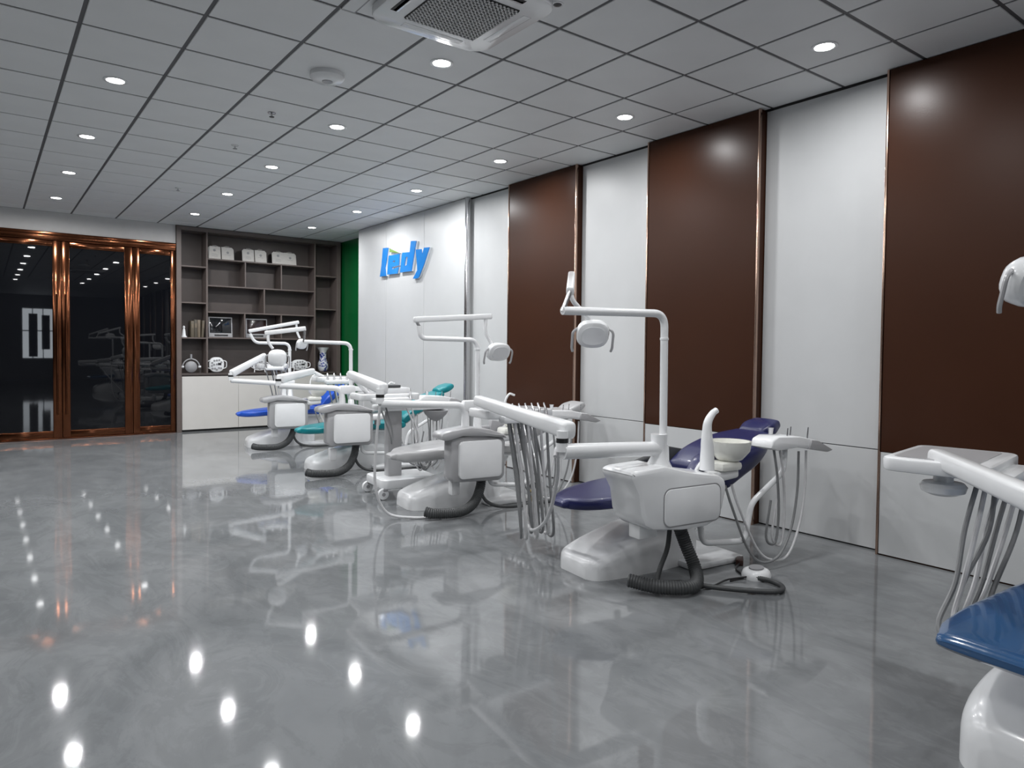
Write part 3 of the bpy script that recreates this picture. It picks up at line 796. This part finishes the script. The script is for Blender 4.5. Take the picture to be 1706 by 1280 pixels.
    part('bowl_bracket', beam((-.28+dx*.5, cy, .63), (cx+.02, cy, .66), .11, .07, .02), PLAST, u)
    sx, sy, sz = U.get('spout', (-.19, -.5, .70))
    if st == 'A':
        part('water_spout', tube(catmull([(sx, sy, sz), (sx, sy, sz+.12), (sx-.005, sy, sz+.22), (sx, sy, sz+.30), (sx+.04, sy, sz+.355), (sx+.075, sy, sz+.375)], 5), [.048, .047, .046, .045, .044, .042, .041, .040, .038, .036, .034, .032, .030, .029, .028, .027, .026, .025, .024, .023, .022, .021, .0205, .020, .020, .020], 14), PLAST, u, 'white curved water spout')
    else:
        part('water_spout', tube(catmull([(cx-.10, cy, cz+.05), (cx-.105, cy, cz+.20), (cx-.06, cy, cz+.29), (cx+.0, cy, cz+.28)], 6), .010, 8), PLAST, u)
    # ---- assistant arm, tray and hoses
    at = part('assistant_arm', tube(fillet([(-.24+dx, -.5, .36), (-.22+dx, -.5, .235), (.15, -.52, .205), (.205, -.52, .45), (.55, -.50, .63), (.56, -.50, .80)], .06, 6), .0195, 12), PLAST, u, 'white bent tube arm')
    ath = part('assistant_tray', prism([(.32, .81), (.34, .865), (.40, .885), (.62, .875), (.80, .84), (.90, .785), (.78, .775), (.60, .80), (.40, .79)], [], lambda x, z, y: Vector((x, y, z)), -.58, -.40, .014), PLAST, u, 'white assistant instrument holder')
    part('holder_tip', prism([(.70, .785), (.72, .85), (.80, .838), (.96, .765), (.90, .752), (.78, .772)], [], lambda x, z, y: Vector((x, y, z)), -.595, -.52, .008), SILVER, ath)
    for k, (x, y) in enumerate(((.47, -.45), (.55, -.52), (.66, -.46), (.74, -.54))):
        part('cup' if k == 0 else 'instrument', lathe([(.012, 0), (.02, .06), (.022, .065)], (x, y, .865), 10) if k == 0 else tube([(x, y, .84), (x+.01, y, .93)], [.006, .004], 8), STEEL, ath)
    for k, x in enumerate((.42, .48, .64, .72)):
        r = random.uniform(-.02, .02)
        if k < 2:
            pp = [(x, -.52, .79), (x+.03, -.53, .60), (x+.05, -.53, .35), (x+.02, -.53, .16+r), (x-.06, -.52, .2), (x-.02, -.52, .45)]
        else:
            pp = [(x, -.55, .77), (x-.02, -.56, .5), (x-.09, -.57, .25), (x-.22, -.58, .09+r), (x-.38, -.57, .06+.5*abs(r)), (x-.50, -.55, .17), (x-.58-.02*k, -.52, .45), (x-.60-.02*k, -.48, .58)]
        part('hose', tube(catmull(pp, 6), .0085, 8), HOSEG if k % 2 == 0 else HOSEL, ath)
    part('hose_socket', box((-.10+dx*.5, -.47, .60), (.06, .08, .11), .015), SILVERD, u)
    # ---- floor hoses
    hb = [(-.41, -.48, .38), (-.36, -.50, .24), (-.345, -.56, .12), (-.41, -.64, .055), (-.53, -.66, .05), (-.67, -.58, .055), (-.78, -.45, .075)] if st == 'A' else [(-.29+dx, -.47, .33), (-.32+dx, -.50, .22), (-.40+dx, -.55, .11), (-.53+dx, -.60, .055), (-.68+dx, -.62, .052), (-.82+dx, -.60, .06), (-.88+dx, -.56, .075)]
    part('drain_hose', ribbed(catmull(hb, 10), .042 if st == 'A' else .045), HOSED, u, 'thick dark ribbed drain hose')
    if st == 'A':
        part('supply_hose', ribbed(catmull([(-.42, -.42, .36), (-.46, -.44, .22), (-.53, -.45, .10), (-.55, -.47, .03), (-.42, -.53, .024), (-.28, -.70, .02), (-.12, -.86, .02), (-.01, -.92, .02), (.08, -.87, .02), (.10, -.76, .02), (.06, -.66, .02)], 8), .0165, 10, .012), HOSED, u, 'thin dark hose lying on the floor')
    else:
        part('supply_hose', tube(catmull([(-.30+dx, -.45, .34), (-.30+dx, -.46, .2), (-.24+dx, -.48, .08), (-.08+dx, -.50, .022), (.25, -.52, .018), (.45, -.50, .018)], 8), .016, 8), HOSED, u, 'thin dark hose lying on the floor')
    if U.get('cable'):
        part('arm_cable', tube(catmull(U['cable'], 8), .012, 8), HOSEL, u, 'grey cable hanging from the arm')
    return u

def P3(z=1.53): return None
CAB2 = [(-1.335, -.47, .86), (-1.29, -.42, .895), (-1.20, -.30, .74), (-1.115, -.15, .585), (-1.03, .02, .43), (-.955, .2, .30), (-.90, .40, .20), (-.82, .60, .17), (-.78, .70, .30)]
UA = dict(style='A', yc=3.27, up=NAVY, upname='navy blue', label='white dental unit with navy blue chair, second from the right picture edge',
  head=(.90, .862, .48), headt=.055, back=[(.25, .56, .275, .095, .60), (.38, .635, .28, .105, .45), (.54, .70, .275, .095, .36), (.68, .755, .24, .075, .34), (.80, .80, .17, .055, .34)],
  lamp=dict(pole=[(-.565, -.5, .76), (-.572, -.5, 1.675), (-1.32, -.5, 1.665)], ring=1.515, arm=[(-1.27, -.5, 1.775), (-.86, .06, 1.935)], drop=[(-.87, .05, 1.92), (-.87, .05, 1.78), (-.70, .08, 1.66)], head=(-.66, .09, 1.565), yaw=-.5, tilt=.5, size=(.22, .20, .09)),
  iarm=[(-.60, -.5, .76), (-.60, -.5, .862), (-1.31, -.5, .89)], iar=.044, beam=((-1.27, -.5, 1.005), (-1.19, .70, 1.085)),
  tray=(-.90, .74, .99), trayrot=0, hosesw=(.10, -.02, 0), hosez=.10, nh=7, hr=.0105,
  cable=CAB2)
unit(UA)
U1 = dict(style='A', yc=.65, up=BLUE1, upname='glossy blue', label='white dental unit with glossy blue legrest, cut by the right picture edge',
  base=[(-1.22, .14, .12), (-1.19, .20, .18), (-1.12, .25, .23), (-.98, .28, .28), (-.8, .285, .32), (-.55, .28, .34), (-.3, .25, .34), (-.05, .22, .32), (.05, .18, .28), (.10, .13, .2)],
  legshape=[(-1.31, .475, .238, .032, .02), (-1.27, .476, .255, .034, .02), (-1.2, .478, .276, .036, .03), (-1.0, .487, .295, .042, .05), (-.7, .505, .29, .045, .06), (-.4, .52, .29, .045, .03), (-.25, .522, .28, .045, 0)],
  lamp=dict(pole=[(-.565, -.5, .76), (-.572, -.5, 1.675), (-1.25, -.45, 1.665)], ring=1.515, arm=[(-1.22, -.45, 1.775), (-.86, .16, 1.95)], drop=[(-.87, .15, 1.94), (-.87, .16, 1.84), (-.80, .20, 1.79)], head=(-.80, .21, 1.725), yaw=-.15, tilt=.3, size=(.27, .19, .12)),
  iarm=[(-.60, -.5, .76), (-.60, -.5, .862), (-1.50, -.46, .84)], iar=.044, beam=((-1.50, -.46, .925), (-.66, .60, 1.0)),
  tray=(-.48, .63, .965), trayrot=.25, traysize=(.60, .42), hosesw=(-.16, -.16, 0), hosez=.36, nh=7, hr=.0105, nohp=True, head_disc=True, hpts=[(-.57, .47, .925), (-.65, .47, .70), (-.76, .465, .49), (-.85, .45, .36), (-.84, .41, .31), (-.66, .36, .40)])
unit(U1)
U3 = dict(style='B', yc=5.6, up=GREYV, upname='light grey', lt=.06, label='dental unit with silver box and light grey chair, behind the navy one',
  head=(1.02, .845, .40),
  lamp=dict(pole=[(-.356, -.5, .74), (-.362, -.5, 1.53), (-.905, -.5, 1.535), (-.918, -.5, 1.64)], ring=1.44, arm=[(-.955, -.5, 1.69), (-.235, -.5, 1.742)], drop=[(-.28, -.5, 1.72), (-.29, -.5, 1.60), (-.22, -.5, 1.50)], head=(-.155, -.5, 1.43), yaw=.2, tilt=.35),
  iarm=[(-.476, -.5, .76), (-.476, -.5, .955), (-1.26, -.5, .995)], beam=((-1.235, -.5, 1.115), (-1.22, .38, 1.20)),
  tray=(-.87, .42, .99), traysize=(.60, .36), hosez=.55, nh=2,
  trayitems=[('drawer_stack', (.05, .02, .055), (.34, .20, .05), PLAST), ('dark_case', (.02, .0, .095), (.22, .16, .025), HOSED)],
  cable=[(-1.26, -.5, .97), (-1.27, -.45, .7), (-1.26, -.40, .3), (-1.15, -.38, .06), (-.95, -.48, .014), (-.72, -.55, .014)])
unit(U3)
U4 = dict(style='B', yc=7.95, dx=-.135, bz=.05, up=TEAL, upname='teal', label='dental unit with silver box and teal chair, between the grey and the royal blue chairs',
  head=(.90, .93, .55), back=[(.29, .575, .26, .055, .75), (.40, .665, .27, .06, .55), (.54, .735, .265, .06, .42), (.68, .80, .23, .055, .42), (.80, .852, .17, .045, .42)],
  lamp=dict(pole=[(-.495, -.5, .74), (-.50, -.5, 1.50), (-1.03, -.5, 1.512)], ring=1.42, arm=[(-1.02, -.5, 1.655), (-1.40, -.35, 1.60)], drop=[(-1.38, -.36, 1.58), (-1.38, -.36, 1.50), (-1.33, -.36, 1.43)], head=(-1.28, -.35, 1.325), yaw=PI-.3, tilt=-.25, size=(.20, .19, .10)),
  iarm=[(-.60, -.5, .78), (-.60, -.5, .985), (-1.30, -.5, 1.03)], beam=((-1.28, -.5, 1.105), (-.75, .2, 1.16)),
  tray=(-.44, .32, 1.06), traysize=(.50, .34), hosez=.3, nh=5)
unit(U4)
U5 = dict(style='B', yc=10.35, up=BLUE5, upname='royal blue', label='dental unit with royal blue chair in front of the bookcase, farthest back',
  head=(.72, .95, .7), back=[(.20, .575, .26, .055, .85), (.28, .665, .27, .06, .75), (.38, .745, .265, .06, .62), (.50, .82, .23, .055, .60), (.60, .875, .17, .045, .6)],
  lamp=dict(pole=[(-.358, -.5, .74), (-.363, -.5, 1.50), (-.835, -.5, 1.505), (-.90, -.5, 1.63)], ring=1.40, arm=[(-.905, -.5, 1.665), (-.245, -.5, 1.805)], drop=[(-.27, -.5, 1.78), (-.26, -.5, 1.66), (-.22, -.5, 1.58)], head=(-.20, -.5, 1.50), yaw=.5, tilt=.3, size=(.17, .15, .09)),
  iarm=[(-.44, -.5, .74), (-.44, -.5, .93), (-1.15, -.5, .985)], beam=((-1.13, -.5, 1.085), (-.66, -.25, 1.322)),
  tray=(-.50, -.08, 1.17), traysize=(.42, .3), hosez=.5, nh=4)
unit(U5)

# ------------------------------------------------------------------ foot control, cart
fc = empty('foot_control', (3.97, 2.63, 0), .3); tag(fc, 'white round foot control on the floor by the navy chair', 'foot pedal')
part('pedal_housing', lathe([(.09, 0), (.092, .02), (.08, .045), (.06, .055), (0, .058)], n=24, sx=1.15), PLAST, fc)
part('pedal_cap', lathe([(.045, .057), (.045, .066), (0, .068)], (0, 0, 0), 18, sx=1.3), SILVERD, fc, 'grey pedal cap')
part('cord', tube(catmull([(-.08, .02, .02), (-.2, .12, .01), (-.35, .15, .008), (-.5, .22, .008)], 6), .006, 6), BLACK, fc)
pl = empty('power_plug', (4.12, 2.86, 0), .6); tag(pl, 'dark brown connector lying behind the foot control', 'plug')
part('plug_body', box((0, 0, .022), (.11, .05, .04), .008), mat('dark_red_plastic', (.05, .02, .015, 1), .4, noise=.1), pl)
part('plug_pin', box((.07, 0, .022), (.04, .03, .02), .003), BRASS, pl)
part('plug_cable', tube(catmull([(-.05, 0, .02), (-.15, .02, .008), (-.3, -.03, .007), (-.42, .05, .007)], 6), .006, 6), BLACK, pl)
rv = empty('pressure_valve', (4.18, 5.22, 0)); tag(rv, 'black and brass pressure valve on the floor behind the hanging hoses', 'valve')
part('valve_body', lathe([(.03, 0), (.035, .03), (.025, .05), (.03, .075), (.03, .10), (.02, .11)], n=14), BRASS, rv)
part('valve_gauge', lathe([(0, -.012), (.035, -.012), (.035, .012), (0, .012)], (0, -.03, .15), 16, Matrix.Rotation(PI/2, 3, 'X')), BLACK, rv)
part('valve_stem', tube([(0, 0, .10), (0, -.02, .15)], .008, 8), BRASS, rv)

ct = empty('mobile_cart', (3.30, 6.25, 0), ANG); tag(ct, 'wheeled instrument cart with grey column behind the grey legrest', 'cart')
part('cart_base', prism(roundrect(-.26, .34, -.26, .26, .08), [], ax_, .10, .19, .02), PLAST, ct, 'white wheeled cart base')
part('column', bx(-.13, .02, -.06, .06, .18, .84, .02), SILVER, ct, 'silver grey column')
part('cart_tray', prism(roundrect(-.24, .46, -.16, .16, .07), [], ax_, .84, .89, .015), PLAST, ct)
part('hose_holder', lathe([(.02, .0), (.06, .02), (.11, .07), (.13, .11), (.10, .11), (.04, .06)], (.36, -.10, .72), 20), SILVERD, ct)
for x, y in ((-.22, -.22), (-.22, .22), (.28, -.22), (.28, .22)):
    c_ = part('caster', lathe([(.012, -.02), (.05, -.02), (.055, -.012), (.055, .012), (.05, .02), (.012, .02)], (x-.02, y, .055), 18, Matrix.Rotation(PI/2, 3, 'X')), PLAST, ct)
    part('caster_fork', box((x, y, .095), (.05, .055, .03), .008), SILVERD, c_)
    part('wheel_hub', lathe([(0, -.024), (.018, -.024), (.018, .024), (0, .024)], (x-.02, y, .055), 10, Matrix.Rotation(PI/2, 3, 'X')), SILVERD, c_)
for k in range(7):
    x = (.10, .13, .16, .30, .335, .37, .405)[k]
    zb = .24+.02*(k % 3)
    part('hose', tube(catmull([(x, -.10, .80), (x-.01, -.13, .55), (x-.0, -.15, .36), (x+.08*(1 if k < 3 else -1), -.15, zb), (x+.15*(1 if k < 3 else -1), -.12, .40)], 6), .008, 8), HOSEG if k % 2 else HOSEL, ct)
